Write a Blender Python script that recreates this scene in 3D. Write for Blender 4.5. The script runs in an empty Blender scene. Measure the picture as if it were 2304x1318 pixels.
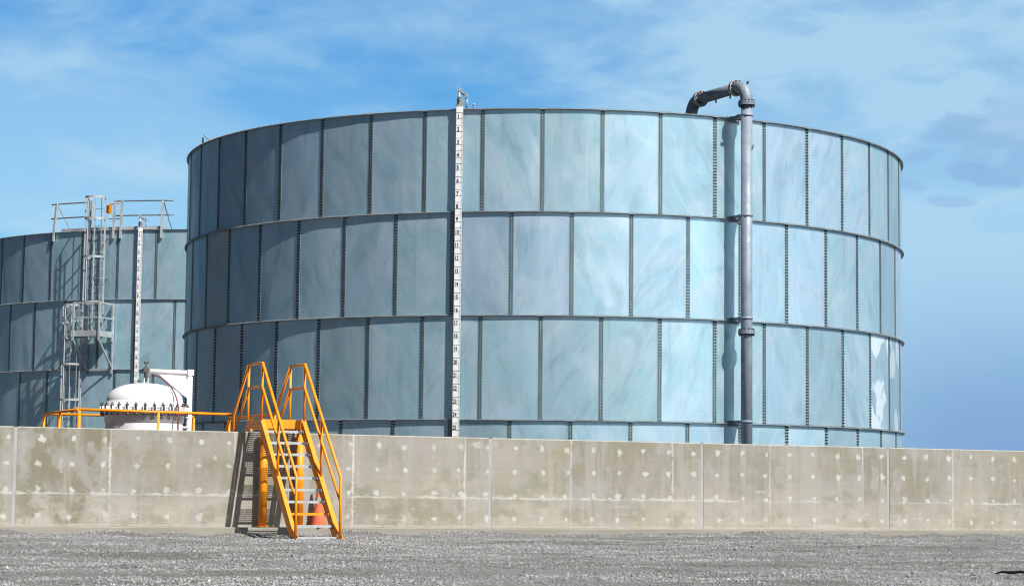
import bpy, math, random
import numpy as np
from mathutils import Vector, Matrix
random.seed(7)
RNG = np.random.default_rng(11)
R_ = math.radians
SC = bpy.context.scene
COL = SC.collection

# ------------------------------------------------------------------ camera
F_PX, PITCH, ROLL = 4750.0, 0.0920, 0.0106
cd = bpy.data.cameras.new('camera'); cam = bpy.data.objects.new('camera', cd); COL.objects.link(cam)
cd.sensor_width = 36.0; cd.lens = F_PX / 2304 * 36; cd.clip_start = 0.5; cd.clip_end = 6000
cam.matrix_world = Matrix.Rotation(math.pi / 2 + PITCH, 4, 'X') @ Matrix.Rotation(ROLL, 4, 'Z')
SC.camera = cam

# ------------------------------------------------------------------ sun, sky, exposure
SUN_AZ, SUN_EL = 41.0, 48.0            # azimuth to the right of straight behind the camera
sv = Vector((math.sin(R_(SUN_AZ)) * math.cos(R_(SUN_EL)), -math.cos(R_(SUN_AZ)) * math.cos(R_(SUN_EL)), math.sin(R_(SUN_EL))))
sl = bpy.data.lights.new('sun', 'SUN'); sl.energy = 5.0; sl.angle = R_(0.53); sl.color = (1.0, 0.955, 0.88)
so = bpy.data.objects.new('sun', sl); COL.objects.link(so)
so.rotation_euler = sv.to_track_quat('Z', 'Y').to_euler()

W = bpy.data.worlds.new('World'); SC.world = W; W.use_nodes = True
wn, wl = W.node_tree.nodes, W.node_tree.links
wn.clear()
def N(tree, typ, **kw):
    n = tree.nodes.new(typ)
    for k, v in kw.items(): setattr(n, k, v)
    return n
T = W.node_tree
sky = N(T, 'ShaderNodeTexSky', sky_type='NISHITA', sun_disc=False)
sky.sun_elevation = R_(SUN_EL); sky.sun_rotation = math.atan2(sv.x, sv.y)
sky.air_density = 1.0; sky.dust_density = 0.2; sky.ozone_density = 3.0
hs = N(T, 'ShaderNodeHueSaturation'); hs.inputs['Saturation'].default_value = 1.35; hs.inputs['Value'].default_value = 0.62
wl.new(sky.outputs[0], hs.inputs['Color'])
tint = N(T, 'ShaderNodeMix', data_type='RGBA', blend_type='MULTIPLY'); tint.inputs[0].default_value = 1.0
tint.inputs[7].default_value = (0.60, 1.06, 1.21, 1)
wl.new(hs.outputs[0], tint.inputs[6])
tc = N(T, 'ShaderNodeTexCoord')
sep = N(T, 'ShaderNodeSeparateXYZ'); wl.new(tc.outputs['Generated'], sep.inputs[0])
def wmath(op, a, b=None, c=None, clamp=False):
    m = N(T, 'ShaderNodeMath', operation=op, use_clamp=clamp)
    for i, x in enumerate((a, b, c)):
        if x is None: continue
        if isinstance(x, (int, float)): m.inputs[i].default_value = x
        else: wl.new(x, m.inputs[i])
    return m.outputs[0]
def wmix(fac, a, b):
    m = N(T, 'ShaderNodeMix', data_type='RGBA')
    for i, x in ((0, fac), (6, a), (7, b)):
        if isinstance(x, (int, float)): m.inputs[i].default_value = x
        elif isinstance(x, tuple): m.inputs[i].default_value = (*x, 1)
        else: wl.new(x, m.inputs[i])
    return m.outputs[2]
def wnoise(rot, scale, sc, detail, rough, dist=0.0, loc=(0, 0, 0)):
    mp = N(T, 'ShaderNodeMapping'); mp.inputs['Rotation'].default_value = rot; mp.inputs['Scale'].default_value = scale
    mp.inputs['Location'].default_value = loc
    wl.new(tc.outputs['Generated'], mp.inputs[0])
    n = N(T, 'ShaderNodeTexNoise'); n.inputs['Scale'].default_value = sc; n.inputs['Detail'].default_value = detail
    n.inputs['Roughness'].default_value = rough; n.inputs['Distortion'].default_value = dist
    wl.new(mp.outputs[0], n.inputs['Vector'])
    return n.outputs[0]
def wramp(x, a, b):
    m = N(T, 'ShaderNodeMapRange', interpolation_type='SMOOTHSTEP'); wl.new(x, m.inputs[0])
    m.inputs[1].default_value = a; m.inputs[2].default_value = b
    return m.outputs[0]
SKYS = 0.10
def cc(r, g, b):   # a cloud colour given as the radiance wanted
    return tuple(v / SKYS for v in (r, g, b))
streak = wnoise((0, R_(16), 0), (1, 1, 3.2), 5.5, 6, 0.52, 0.35, (0.4, 0, 0.3))
wisp = wnoise((0, R_(28), 0), (1, 1, 2.4), 15.0, 5, 0.55, 0.35, (0.1, 0.2, 0))
veil = wmath('ADD', wmath('MULTIPLY', wramp(streak, 0.34, 0.64), 0.80), wmath('MULTIPLY', wramp(wisp, 0.44, 0.70), 0.46))
rightw = wramp(sep.outputs[0], -0.12, 0.20)                     # more high cloud towards the right
veil = wmath('MULTIPLY', veil, wmath('ADD', 0.74, wmath('MULTIPLY', rightw, 0.45)), clamp=True)
veil = wmath('ADD', veil, wmath('MULTIPLY', wmath('MULTIPLY', rightw, wramp(sep.outputs[2], 0.05, 0.14)), 0.60), clamp=True)
veil = wmath('ADD', veil, wmath('MULTIPLY', wmath('SUBTRACT', 1.0, wramp(sep.outputs[2], 0.07, 0.19)), 0.25), clamp=True)
c1 = wmix(wmath('MULTIPLY', veil, 0.85), tint.outputs[2], cc(0.300, 0.446, 0.535))
# low grey-blue cloud bank to the right
low = wmath('MULTIPLY', wramp(sep.outputs[0], 0.06, 0.22), wmath('SUBTRACT', 1.0, wramp(sep.outputs[2], 0.02, 0.125)))
c2 = wmix(wmath('MULTIPLY', low, 0.92), c1, cc(0.142, 0.232, 0.400))
# small dark cumulus puffs at the right
def puff(u, v, ru, rv, tilt, seed, amt):
    """a cloud round the direction seen at photo pixel (u, v)"""
    d = cam.matrix_world.to_3x3() @ Vector(((u - 1152) / F_PX, -(v - 659) / F_PX, -1)).normalized()
    ct, st = math.cos(R_(tilt)), math.sin(R_(tilt))
    x = wmath('SUBTRACT', sep.outputs[0], d.x); z = wmath('SUBTRACT', sep.outputs[2], d.z)
    a = wmath('ADD', wmath('MULTIPLY', x, ct), wmath('MULTIPLY', z, -st))
    b = wmath('ADD', wmath('MULTIPLY', x, st), wmath('MULTIPLY', z, ct))
    r2 = wmath('ADD', wmath('POWER', wmath('DIVIDE', wmath('ABSOLUTE', a), ru), 2.0), wmath('POWER', wmath('DIVIDE', wmath('ABSOLUTE', b), rv), 2.0))
    r = wmath('SQRT', r2)
    nz = wnoise((0, 0, 0), (1, 1, 1.6), 26.0, 5, 0.6, 0.4, (seed, 0, 0))
    front = wramp(sep.outputs[1], 0.5, 0.8)
    return wmath('MULTIPLY', wmath('MULTIPLY', wramp(wmath('ADD', wmath('SUBTRACT', 1.25, r), wmath('MULTIPLY', wmath('SUBTRACT', nz, 0.5), 3.0)), 0.0, 0.62), front), amt)
cp = c2
for (u, v, ru, rv, tl, sd, am, col) in (
        (2250, 302, .030, .0110, -12, 0.3, 0.88, (0.190, 0.315, 0.455)),
        (2310, 262, .018, .0120, -25, 1.9, 0.40, (0.31, 0.435, 0.525)),
        (2200, 388, .021, .0050, 14, 2.7, 0.80, (0.175, 0.305, 0.45)),
        (2300, 370, .009, .009, 10, 3.3, 0.7, (0.185, 0.305, 0.45)),
        (2066, 356, .008, .003, -10, 4.1, 0.5, (0.19, 0.29, 0.47)),
        (2142, 455, .009, .0025, 3, 5.2, 0.45, (0.18, 0.29, 0.47)),
        (2058, 420, .008, .0025, 18, 6.0, 0.4, (0.19, 0.30, 0.48))):
    cp = wmix(puff(u, v, ru, rv, tl, sd, am), cp, cc(*col))
bg = N(T, 'ShaderNodeBackground'); bg.inputs['Strength'].default_value = SKYS
# deeper blue overhead; out-of-view sky dimmed to darken shade, less at the right
deep = wmath('MULTIPLY', wmath('ADD', wmath('ADD', 0.07, wmath('MULTIPLY', wramp(sep.outputs[0], 0.15, 0.75), 0.48)), wmath('MULTIPLY', wramp(sep.outputs[1], 0.74, 0.97), 0.93), clamp=True), wmath('SUBTRACT', 1.0, wmath('MULTIPLY', wramp(sep.outputs[2], 0.22, 0.5), 0.6)))
dm = N(T, 'ShaderNodeVectorMath', operation='SCALE'); wl.new(cp, dm.inputs[0]); wl.new(deep, dm.inputs['Scale'])
# bright haze round the sun
dt = N(T, 'ShaderNodeVectorMath', operation='DOT_PRODUCT'); wl.new(tc.outputs['Generated'], dt.inputs[0]); dt.inputs[1].default_value = sv
au = wmath('POWER', wmath('MAXIMUM', dt.outputs['Value'], 0.0), 40.0)
hz_ = N(T, 'ShaderNodeVectorMath', operation='DOT_PRODUCT'); wl.new(tc.outputs['Generated'], hz_.inputs[0]); hz_.inputs[1].default_value = Vector((sv.x, sv.y, 0)).normalized()
au = wmath('ADD', au, wmath('MULTIPLY', wmath('POWER', wmath('MAXIMUM', hz_.outputs['Value'], 0.0), 4.0), wmath('SUBTRACT', 0.46, wmath('MULTIPLY', wramp(sep.outputs[2], 0.10, 0.50), 0.46))))
gl = N(T, 'ShaderNodeVectorMath', operation='SCALE'); gl.inputs[0].default_value = cc(1.55, 1.68, 1.75); wl.new(au, gl.inputs['Scale'])
ad = N(T, 'ShaderNodeVectorMath', operation='ADD'); wl.new(dm.outputs[0], ad.inputs[0]); wl.new(gl.outputs[0], ad.inputs[1])
av = N(T, 'ShaderNodeVectorMath', operation='ADD'); wl.new(ad.outputs[0], av.inputs[0]); av.inputs[1].default_value = cc(0.003, 0.016, 0.048)
wl.new(av.outputs[0], bg.inputs['Color'])
wo = N(T, 'ShaderNodeOutputWorld'); wl.new(bg.outputs[0], wo.inputs[0])

SC.view_settings.view_transform = 'Standard'; SC.view_settings.look = 'None'
SC.view_settings.exposure = 0.6; SC.view_settings.gamma = 1.0
SC.cycles.max_bounces = 6; SC.cycles.filter_width = 1.1

# ------------------------------------------------------------------ naming helpers
def tag(o, label=None, cat=None, group=None, kind=None):
    if label: o['label'] = label
    if cat: o['category'] = cat
    if group: o['group'] = group
    if kind: o['kind'] = kind
    return o
def empty(name, loc, rz=0.0, **kw):
    o = bpy.data.objects.new(name, None); COL.objects.link(o)
    o.location = loc; o.rotation_euler = (0, 0, rz); o.empty_display_size = 0.3
    return tag(o, **kw)

# ------------------------------------------------------------------ mesh builder
class MB:
    def __init__(s): s.v = []; s.f = []; s.m = []; s.sm = []; s.n = 0
    def add(s, vs, fs, mat=0, smooth=False):
        s.v.append(np.asarray(vs, dtype=float).reshape(-1, 3))
        for f in fs: s.f.append([i + s.n for i in f]); s.m.append(mat); s.sm.append(smooth)
        s.n += len(s.v[-1])
    def box(s, c, size, ax=None, mat=0):
        h = np.array(size) / 2.0
        p = np.array([[x, y, z] for x in (-1, 1) for y in (-1, 1) for z in (-1, 1)]) * h
        if ax is not None: p = p @ np.array(ax, dtype=float)
        s.add(p + np.array(c, dtype=float), [(0, 1, 3, 2), (4, 6, 7, 5), (0, 4, 5, 1), (2, 3, 7, 6), (0, 2, 6, 4), (1, 5, 7, 3)], mat)
    def beam(s, p0, p1, w, h, up=(0, 0, 1), mat=0):
        p0 = np.array(p0, float); p1 = np.array(p1, float); d = p1 - p0; L = np.linalg.norm(d); d /= L
        x = np.cross(d, up); x /= np.linalg.norm(x); z = np.cross(x, d)
        s.box((p0 + p1) / 2, (L, w, h), [d, x, z], mat)
    def tube(s, pts, r, n=10, mat=0, cap=True, closed=False):
        pts = [np.array(p, float) for p in pts]; k = len(pts)
        rr = r if hasattr(r, '__len__') else [r] * k
        tang = []
        for i in range(k):
            a = pts[i - 1] if (i > 0 or closed) else pts[i]
            b = pts[(i + 1) % k] if (i < k - 1 or closed) else pts[i]
            t = b - a; tang.append(t / np.linalg.norm(t))
        ref = np.array([0, 0, 1.0]) if abs(tang[0][2]) < 0.9 else np.array([1.0, 0, 0])
        x = np.cross(tang[0], ref); x /= np.linalg.norm(x)
        V = []
        for i in range(k):
            t = tang[i]; x = x - t * np.dot(x, t); x /= np.linalg.norm(x); y = np.cross(t, x)
            sc = 1.0
            if 0 < i < k - 1:
                d = pts[i] - pts[i - 1]; d /= np.linalg.norm(d); sc = 1.0 / max(0.5, abs(np.dot(d, t)))
            for j in range(n):
                a = 2 * math.pi * j / n
                V.append(pts[i] + rr[i] * (math.cos(a) * x + math.sin(a) * y) * (1 if sc < 1.02 else sc ** 0.5))
        Fs = []
        for i in range(k if closed else k - 1):
            for j in range(n):
                i2 = (i + 1) % k
                Fs.append((i * n + j, i * n + (j + 1) % n, i2 * n + (j + 1) % n, i2 * n + j))
        s.add(V, Fs, mat, True)
        if cap and not closed:
            b = s.n - len(V)
            s.f.append([b + j for j in range(n)][::-1]); s.m.append(mat); s.sm.append(False)
            s.f.append([b + (k - 1) * n + j for j in range(n)]); s.m.append(mat); s.sm.append(False)
    def lathe(s, prof, n=48, c=(0, 0, 0), mat=0, ax=None, smooth=True, a0=0, a1=2 * math.pi):
        full = abs(a1 - a0 - 2 * math.pi) < 1e-6
        m = n if full else n + 1
        V = []
        for (r, z) in prof:
            for j in range(m):
                a = a0 + (a1 - a0) * j / n
                V.append((r * math.cos(a), r * math.sin(a), z))
        V = np.array(V)
        if ax is not None: V = V @ np.array(ax, float)
        Fs = []
        for i in range(len(prof) - 1):
            for j in range(n):
                j2 = (j + 1) % m
                Fs.append((i * m + j, i * m + j2, (i + 1) * m + j2, (i + 1) * m + j))
        s.add(V + np.array(c, float), Fs, mat, smooth)
    def prism(s, poly, d0, d1, ax, c=(0, 0, 0), mat=0):
        """poly in the (a, b) plane, thickness along the third axis; ax rows = world a, b, depth axes"""
        A = np.array(ax, float); n = len(poly)
        V = [A[0] * a + A[1] * b + A[2] * d + np.array(c, float) for d in (d0, d1) for (a, b) in poly]
        Fs = [list(range(n))[::-1], [n + i for i in range(n)]]
        for i in range(n): Fs.append((i, (i + 1) % n, n + (i + 1) % n, n + i))
        s.add(V, Fs, mat)
    def bolt(s, c, axis, r, h, mat=0, n=6):
        a = np.array(axis, float); a /= np.linalg.norm(a)
        ref = np.array([0, 0, 1.0]) if abs(a[2]) < 0.9 else np.array([1.0, 0, 0])
        x = np.cross(ref, a); x /= np.linalg.norm(x); y = np.cross(a, x); c = np.array(c, float)
        ring = [r * (math.cos(2 * math.pi * j / n) * x + math.sin(2 * math.pi * j / n) * y) for j in range(n)]
        V = [c + q for q in ring] + [c + q + a * h for q in ring]
        Fs = [(j, (j + 1) % n, n + (j + 1) % n, n + j) for j in range(n)] + [list(range(n, 2 * n))]
        s.add(V, Fs, mat)
    def build(s, name, mats, parent=None, uv=None, autosmooth=None):
        me = bpy.data.meshes.new(name)
        V = np.concatenate(s.v) if s.v else np.zeros((0, 3))
        me.from_pydata(V.tolist(), [], s.f)
        mats = mats if isinstance(mats, (list, tuple)) else [mats]
        for m in mats: me.materials.append(m)
        me.polygons.foreach_set('material_index', s.m); me.polygons.foreach_set('use_smooth', s.sm)
        if uv is not None:
            l = me.uv_layers.new(name='UVMap'); vi = np.zeros(len(me.loops), dtype=np.int32); me.loops.foreach_get('vertex_index', vi)
            l.data.foreach_set('uv', np.asarray(uv)[vi].ravel())
        me.update()
        o = bpy.data.objects.new(name, me); COL.objects.link(o)
        if parent: o.parent = parent
        return o

# ------------------------------------------------------------------ materials
def mat(name, color=(0.5, 0.5, 0.5), rough=0.5, metal=0.0, spec=0.5, coat=0.0):
    m = bpy.data.materials.new(name); m.use_nodes = True
    b = m.node_tree.nodes['Principled BSDF']
    b.inputs['Base Color'].default_value = (*color, 1); b.inputs['Roughness'].default_value = rough
    b.inputs['Metallic'].default_value = metal; b.inputs['Specular IOR Level'].default_value = spec
    b.inputs['Coat Weight'].default_value = coat; b.inputs['Coat Roughness'].default_value = 0.15
    return m
class G:
    """small node-graph helper for a material"""
    def __init__(s, m): s.t = m.node_tree; s.b = m.node_tree.nodes['Principled BSDF']
    def n(s, typ, **kw): return N(s.t, typ, **kw)
    def set(s, sock, x):
        if isinstance(x, bpy.types.NodeSocket): s.t.links.new(x, sock)
        elif isinstance(x, tuple) and len(x) == 3 and sock.type == 'RGBA': sock.default_value = (*x, 1)
        else: sock.default_value = x
    def math(s, op, a, b=None, clamp=False):
        m = s.n('ShaderNodeMath', operation=op, use_clamp=clamp); s.set(m.inputs[0], a)
        if b is not None: s.set(m.inputs[1], b)
        return m.outputs[0]
    def mix(s, f, a, b, blend='MIX'):
        m = s.n('ShaderNodeMix', data_type='RGBA', blend_type=blend); s.set(m.inputs[0], f); s.set(m.inputs[6], a); s.set(m.inputs[7], b)
        return m.outputs[2]
    def map(s, vec, scale=(1, 1, 1), rot=(0, 0, 0), loc=(0, 0, 0)):
        m = s.n('ShaderNodeMapping'); s.set(m.inputs[0], vec); m.inputs['Scale'].default_value = scale
        m.inputs['Rotation'].default_value = rot; m.inputs['Location'].default_value = loc
        return m.outputs[0]
    def noise(s, vec, sc, detail=4, rough=0.55, dist=0.0, col=False):
        m = s.n('ShaderNodeTexNoise'); s.set(m.inputs['Vector'], vec); m.inputs['Scale'].default_value = sc
        m.inputs['Detail'].default_value = detail; m.inputs['Roughness'].default_value = rough; m.inputs['Distortion'].default_value = dist
        return m.outputs[1 if col else 0]
    def ramp(s, x, a, b, lo=0.0, hi=1.0):
        m = s.n('ShaderNodeMapRange', interpolation_type='SMOOTHSTEP'); s.set(m.inputs[0], x)
        m.inputs[1].default_value = a; m.inputs[2].default_value = b; m.inputs[3].default_value = lo; m.inputs[4].default_value = hi
        return m.outputs[0]
    def bump(s, h, strength, dist):
        m = s.n('ShaderNodeBump'); s.set(m.inputs['Height'], h); m.inputs['Strength'].default_value = strength; m.inputs['Distance'].default_value = dist
        s.t.links.new(m.outputs[0], s.b.inputs['Normal'])
    def obj(s): return s.n('ShaderNodeTexCoord').outputs['Object']
    def uv(s): return s.n('ShaderNodeTexCoord').outputs['UV']
    def attr(s, name, typ='GEOMETRY', out='Color'):
        a = s.n('ShaderNodeAttribute', attribute_name=name, attribute_type=typ); return a.outputs[out]
    def color(s, x): s.set(s.b.inputs['Base Color'], x)
    def rough(s, x): s.set(s.b.inputs['Roughness'], x)

def make_galv_panel():
    m = mat('galvanised_sheet', metal=0.54, rough=0.33, spec=0.3); g = G(m)
    uv = g.uv(); tone = g.attr('tone', 'OBJECT', 'Fac'); hue = g.attr('hue', 'OBJECT', 'Fac'); slope = g.attr('slope', 'OBJECT', 'Fac')
    vr = g.n('ShaderNodeVectorRotate', rotation_type='Z_AXIS'); g.set(vr.inputs['Vector'], uv); g.set(vr.inputs['Angle'], slope)
    rv = vr.outputs[0]
    blot = g.noise(uv, 0.9, 4, 0.55, 0.8)
    blot2 = g.noise(g.map(rv, (2.2, 0.5, 1), loc=(5, 3, 0)), 1.0, 4, 0.6, 0.3)
    sweep = g.noise(g.map(rv, (9, 0.55, 1)), 1.0, 5, 0.62, 0.15)
    fine = g.noise(uv, 26, 3, 0.6)
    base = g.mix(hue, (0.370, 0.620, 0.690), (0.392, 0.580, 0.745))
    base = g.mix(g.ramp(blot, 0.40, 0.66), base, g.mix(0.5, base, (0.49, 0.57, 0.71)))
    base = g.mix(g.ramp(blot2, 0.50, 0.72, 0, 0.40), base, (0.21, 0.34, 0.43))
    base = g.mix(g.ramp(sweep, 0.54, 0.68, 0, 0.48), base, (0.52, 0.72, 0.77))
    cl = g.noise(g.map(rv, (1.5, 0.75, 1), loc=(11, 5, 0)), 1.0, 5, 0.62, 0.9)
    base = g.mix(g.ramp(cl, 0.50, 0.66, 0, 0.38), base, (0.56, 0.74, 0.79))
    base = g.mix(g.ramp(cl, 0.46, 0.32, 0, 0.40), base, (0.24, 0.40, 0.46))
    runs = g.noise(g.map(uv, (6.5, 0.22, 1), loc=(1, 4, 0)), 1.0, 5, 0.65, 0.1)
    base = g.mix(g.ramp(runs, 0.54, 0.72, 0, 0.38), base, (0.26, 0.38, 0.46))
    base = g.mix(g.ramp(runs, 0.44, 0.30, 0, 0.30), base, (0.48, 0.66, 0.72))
    # thin dark drag marks, and pale oxide rings
    scr = g.noise(g.map(rv, (34, 0.7, 1), loc=(2, 9, 0)), 1.0, 2, 0.5)
    gate = g.ramp(g.noise(uv, 0.55, 2, 0.5), 0.52, 0.66)
    base = g.mix(g.math('MULTIPLY', g.ramp(scr, 0.64, 0.70, 0, 0.40), gate), base, (0.10, 0.14, 0.17))
    ox = g.noise(g.map(uv, (0.7, 0.9, 1), loc=(3, 1, 0)), 1.0, 5, 0.6, 1.2)
    line = g.ramp(g.math('ABSOLUTE', g.math('SUBTRACT', ox, 0.56)), 0.0, 0.012, 1, 0)
    base = g.mix(g.math('MULTIPLY', line, g.ramp(g.noise(uv, 0.6, 1, 0.5), 0.55, 0.7, 0, 0.5)), base, (0.62, 0.66, 0.68))
    base = g.mix(g.ramp(fine, 0.3, 0.7, 0, 0.16), base, (0.22, 0.28, 0.31))
    base = g.mix(g.math('MULTIPLY', g.attr('warm', 'OBJECT', 'Fac'), g.ramp(blot, 0.35, 0.6, 0.5, 1.0)), base, (0.50, 0.46, 0.38))
    glint_mask = g.ramp(g.noise(g.map(uv, (1.1, 0.8, 1), loc=(7, 2, 0)), 1.0, 3, 0.5, 0.8), 0.47, 0.52)
    base = g.mix(g.math('MULTIPLY', g.attr('painted_glint', 'OBJECT', 'Fac'), glint_mask), base, (0.80, 0.92, 1.0))  # white patches painted in for bright reflections on a few panels
    base = g.mix(1.0, base, tone, 'MULTIPLY')
    g.color(base)
    g.rough(g.math('ADD', g.ramp(blot, 0.3, 0.7, 0.32, 0.44), g.ramp(sweep, 0.5, 0.75, 0.0, -0.10)))
    wob = g.noise(g.map(rv, (1.0, 0.45, 1)), 1.1, 2, 0.4, 0.3)
    h = g.math('ADD', g.math('MULTIPLY', wob, 1.0), g.math('MULTIPLY', sweep, 0.03))
    g.bump(h, 0.55, 0.05)
    return m
def make_galv(name, c, rough=0.45, metal=0.6, var=0.12):
    m = mat(name, metal=metal, rough=rough); g = G(m); o = g.obj()
    a = g.noise(o, 3.0, 5, 0.6, 0.4); b = g.noise(g.map(o, (1, 1, 0.15)), 9, 4, 0.6)
    dark = tuple(x * (1 - 2.2 * var) for x in c); lite = tuple(min(1, x * (1 + var)) for x in c)
    col = g.mix(g.ramp(a, 0.3, 0.7), dark, lite); col = g.mix(g.ramp(b, 0.52, 0.75, 0, 0.5), col, lite)
    g.color(col); g.rough(g.ramp(a, 0.3, 0.7, rough + 0.1, rough - 0.06)); g.bump(b, 0.12, 0.01)
    return m
def make_paint(name, c, rough=0.35, chips=None, dirt=(0.2, 0.12, 0.05), coat=0.0):
    m = mat(name, rough=rough, coat=coat); g = G(m); o = g.obj()
    a = g.noise(o, 2.0, 5, 0.6, 0.3); b = g.noise(o, 15, 5, 0.68)
    col = g.mix(g.ramp(a, 0.35, 0.75), c, tuple(x * 0.82 for x in c))
    col = g.mix(g.ramp(b, 0.62, 0.72, 0, 0.60), col, dirt)
    g.color(col); g.rough(g.ramp(b, 0.3, 0.8, rough - 0.05, rough + 0.2)); g.bump(b, 0.06, 0.004)
    return m
M_panel = make_galv_panel()
M_flange = make_galv('galvanised_flange', (0.27, 0.31, 0.34), 0.5, 0.3)
M_seam = make_galv('galvanised_lap', (0.29, 0.405, 0.45), 0.45, 0.4)
M_bolt = make_galv('dark_bolt', (0.018, 0.020, 0.024), 0.55, 0.1)
M_dark = mat('black_sealed_bolt', (0.007, 0.008, 0.010), 0.8, spec=0.1)
M_bolt2 = make_galv('zinc_bolt', (0.30, 0.31, 0.32), 0.45, 0.5)
M_inner = make_galv('tank_inside', (0.35, 0.38, 0.40), 0.6, 0.4)
M_steel = make_galv('galvanised_steel', (0.44, 0.47, 0.49), 0.45, 0.35)
M_pipe = make_galv('grey_pipe_paint', (0.205, 0.250, 0.315), 0.52, 0.10, 0.10)
M_flw2 = make_galv('dull_rail', (0.17, 0.19, 0.21), 0.5, 0.3)
M_flw = make_galv('pale_pipe_flange', (0.38, 0.39, 0.40), 0.5, 0.2)
M_yel = make_paint('safety_yellow', (0.86, 0.272, 0.002), 0.50)
M_white = make_paint('white_enamel', (0.72, 0.72, 0.74), 0.4, dirt=(0.52, 0.48, 0.42))
M_gauge = make_paint('gauge_white', (0.80, 0.81, 0.83), 0.5, dirt=(0.5, 0.5, 0.48))
M_black = mat('black_marking', (0.012, 0.012, 0.015), 0.6)
M_clamp = make_galv('dark_clamp', (0.10, 0.09, 0.085), 0.5, 0.5)
M_hose = mat('red_hose', (0.17, 0.045, 0.045), 0.5)
M_orange = make_paint('faded_orange', (0.60, 0.125, 0.055), 0.7, dirt=(0.16, 0.05, 0.03))
M_band = make_paint('dirty_reflective_band', (0.30, 0.28, 0.25), 0.6)
M_strip = mat('matte_black', (0.008, 0.008, 0.011), 0.9, spec=0.1)
M_caulk = make_paint('joint_caulk', (0.315, 0.315, 0.325), 0.7, dirt=(0.25, 0.25, 0.25))

# ------------------------------------------------------------------ numpy noise for the baked stains
def vnoise(x, y, seed):
    r = np.random.default_rng(seed).random((128, 128))
    xi = np.floor(x).astype(int); yi = np.floor(y).astype(int); fx = x - xi; fy = y - yi
    fx = fx * fx * (3 - 2 * fx); fy = fy * fy * (3 - 2 * fy)
    g = lambda a, b: r[a % 128, b % 128]
    return (g(xi, yi) * (1 - fx) + g(xi + 1, yi) * fx) * (1 - fy) + (g(xi, yi + 1) * (1 - fx) + g(xi + 1, yi + 1) * fx) * fy
def fbm(x, y, seed, o=4, rough=0.5):
    t = 0; a = 1; n = 0
    for i in range(o):
        t = t + a * vnoise(x * 2 ** i, y * 2 ** i, seed + i); n += a; a *= rough
    return t / n
def sstep(x, a, b):
    t = np.clip((x - a) / (b - a), 0, 1); return t * t * (3 - 2 * t)

# ------------------------------------------------------------------ wall frame
WA = np.array([-9.434, 38.9, 0.0]); WT = np.array([0.9056, 0.4241, 0.0]); WN = np.array([0.4241, -0.9056, 0.0])
WANG = math.atan2(WT[1], WT[0])
def wp(u, v, z): return WA + WT * u + WN * v + np.array([0, 0, z])
def wall_top(u): return 1.038 - 0.0026 * u
def ledge_z(u): return -0.786 - 0.0026 * u
def px_u(x): # photo column (at wall mid height) -> distance along the wall
    k = (x - 1152 + 0.0106 * 430) / F_PX
    return (k * WA[1] - WA[0]) / (WT[0] - k * WT[1])
def ground_z(u, v):
    base = -0.905 - 0.0016 * np.clip(u, -20, 60)
    return base - 0.021 * np.clip(v, 0, 60)

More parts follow.
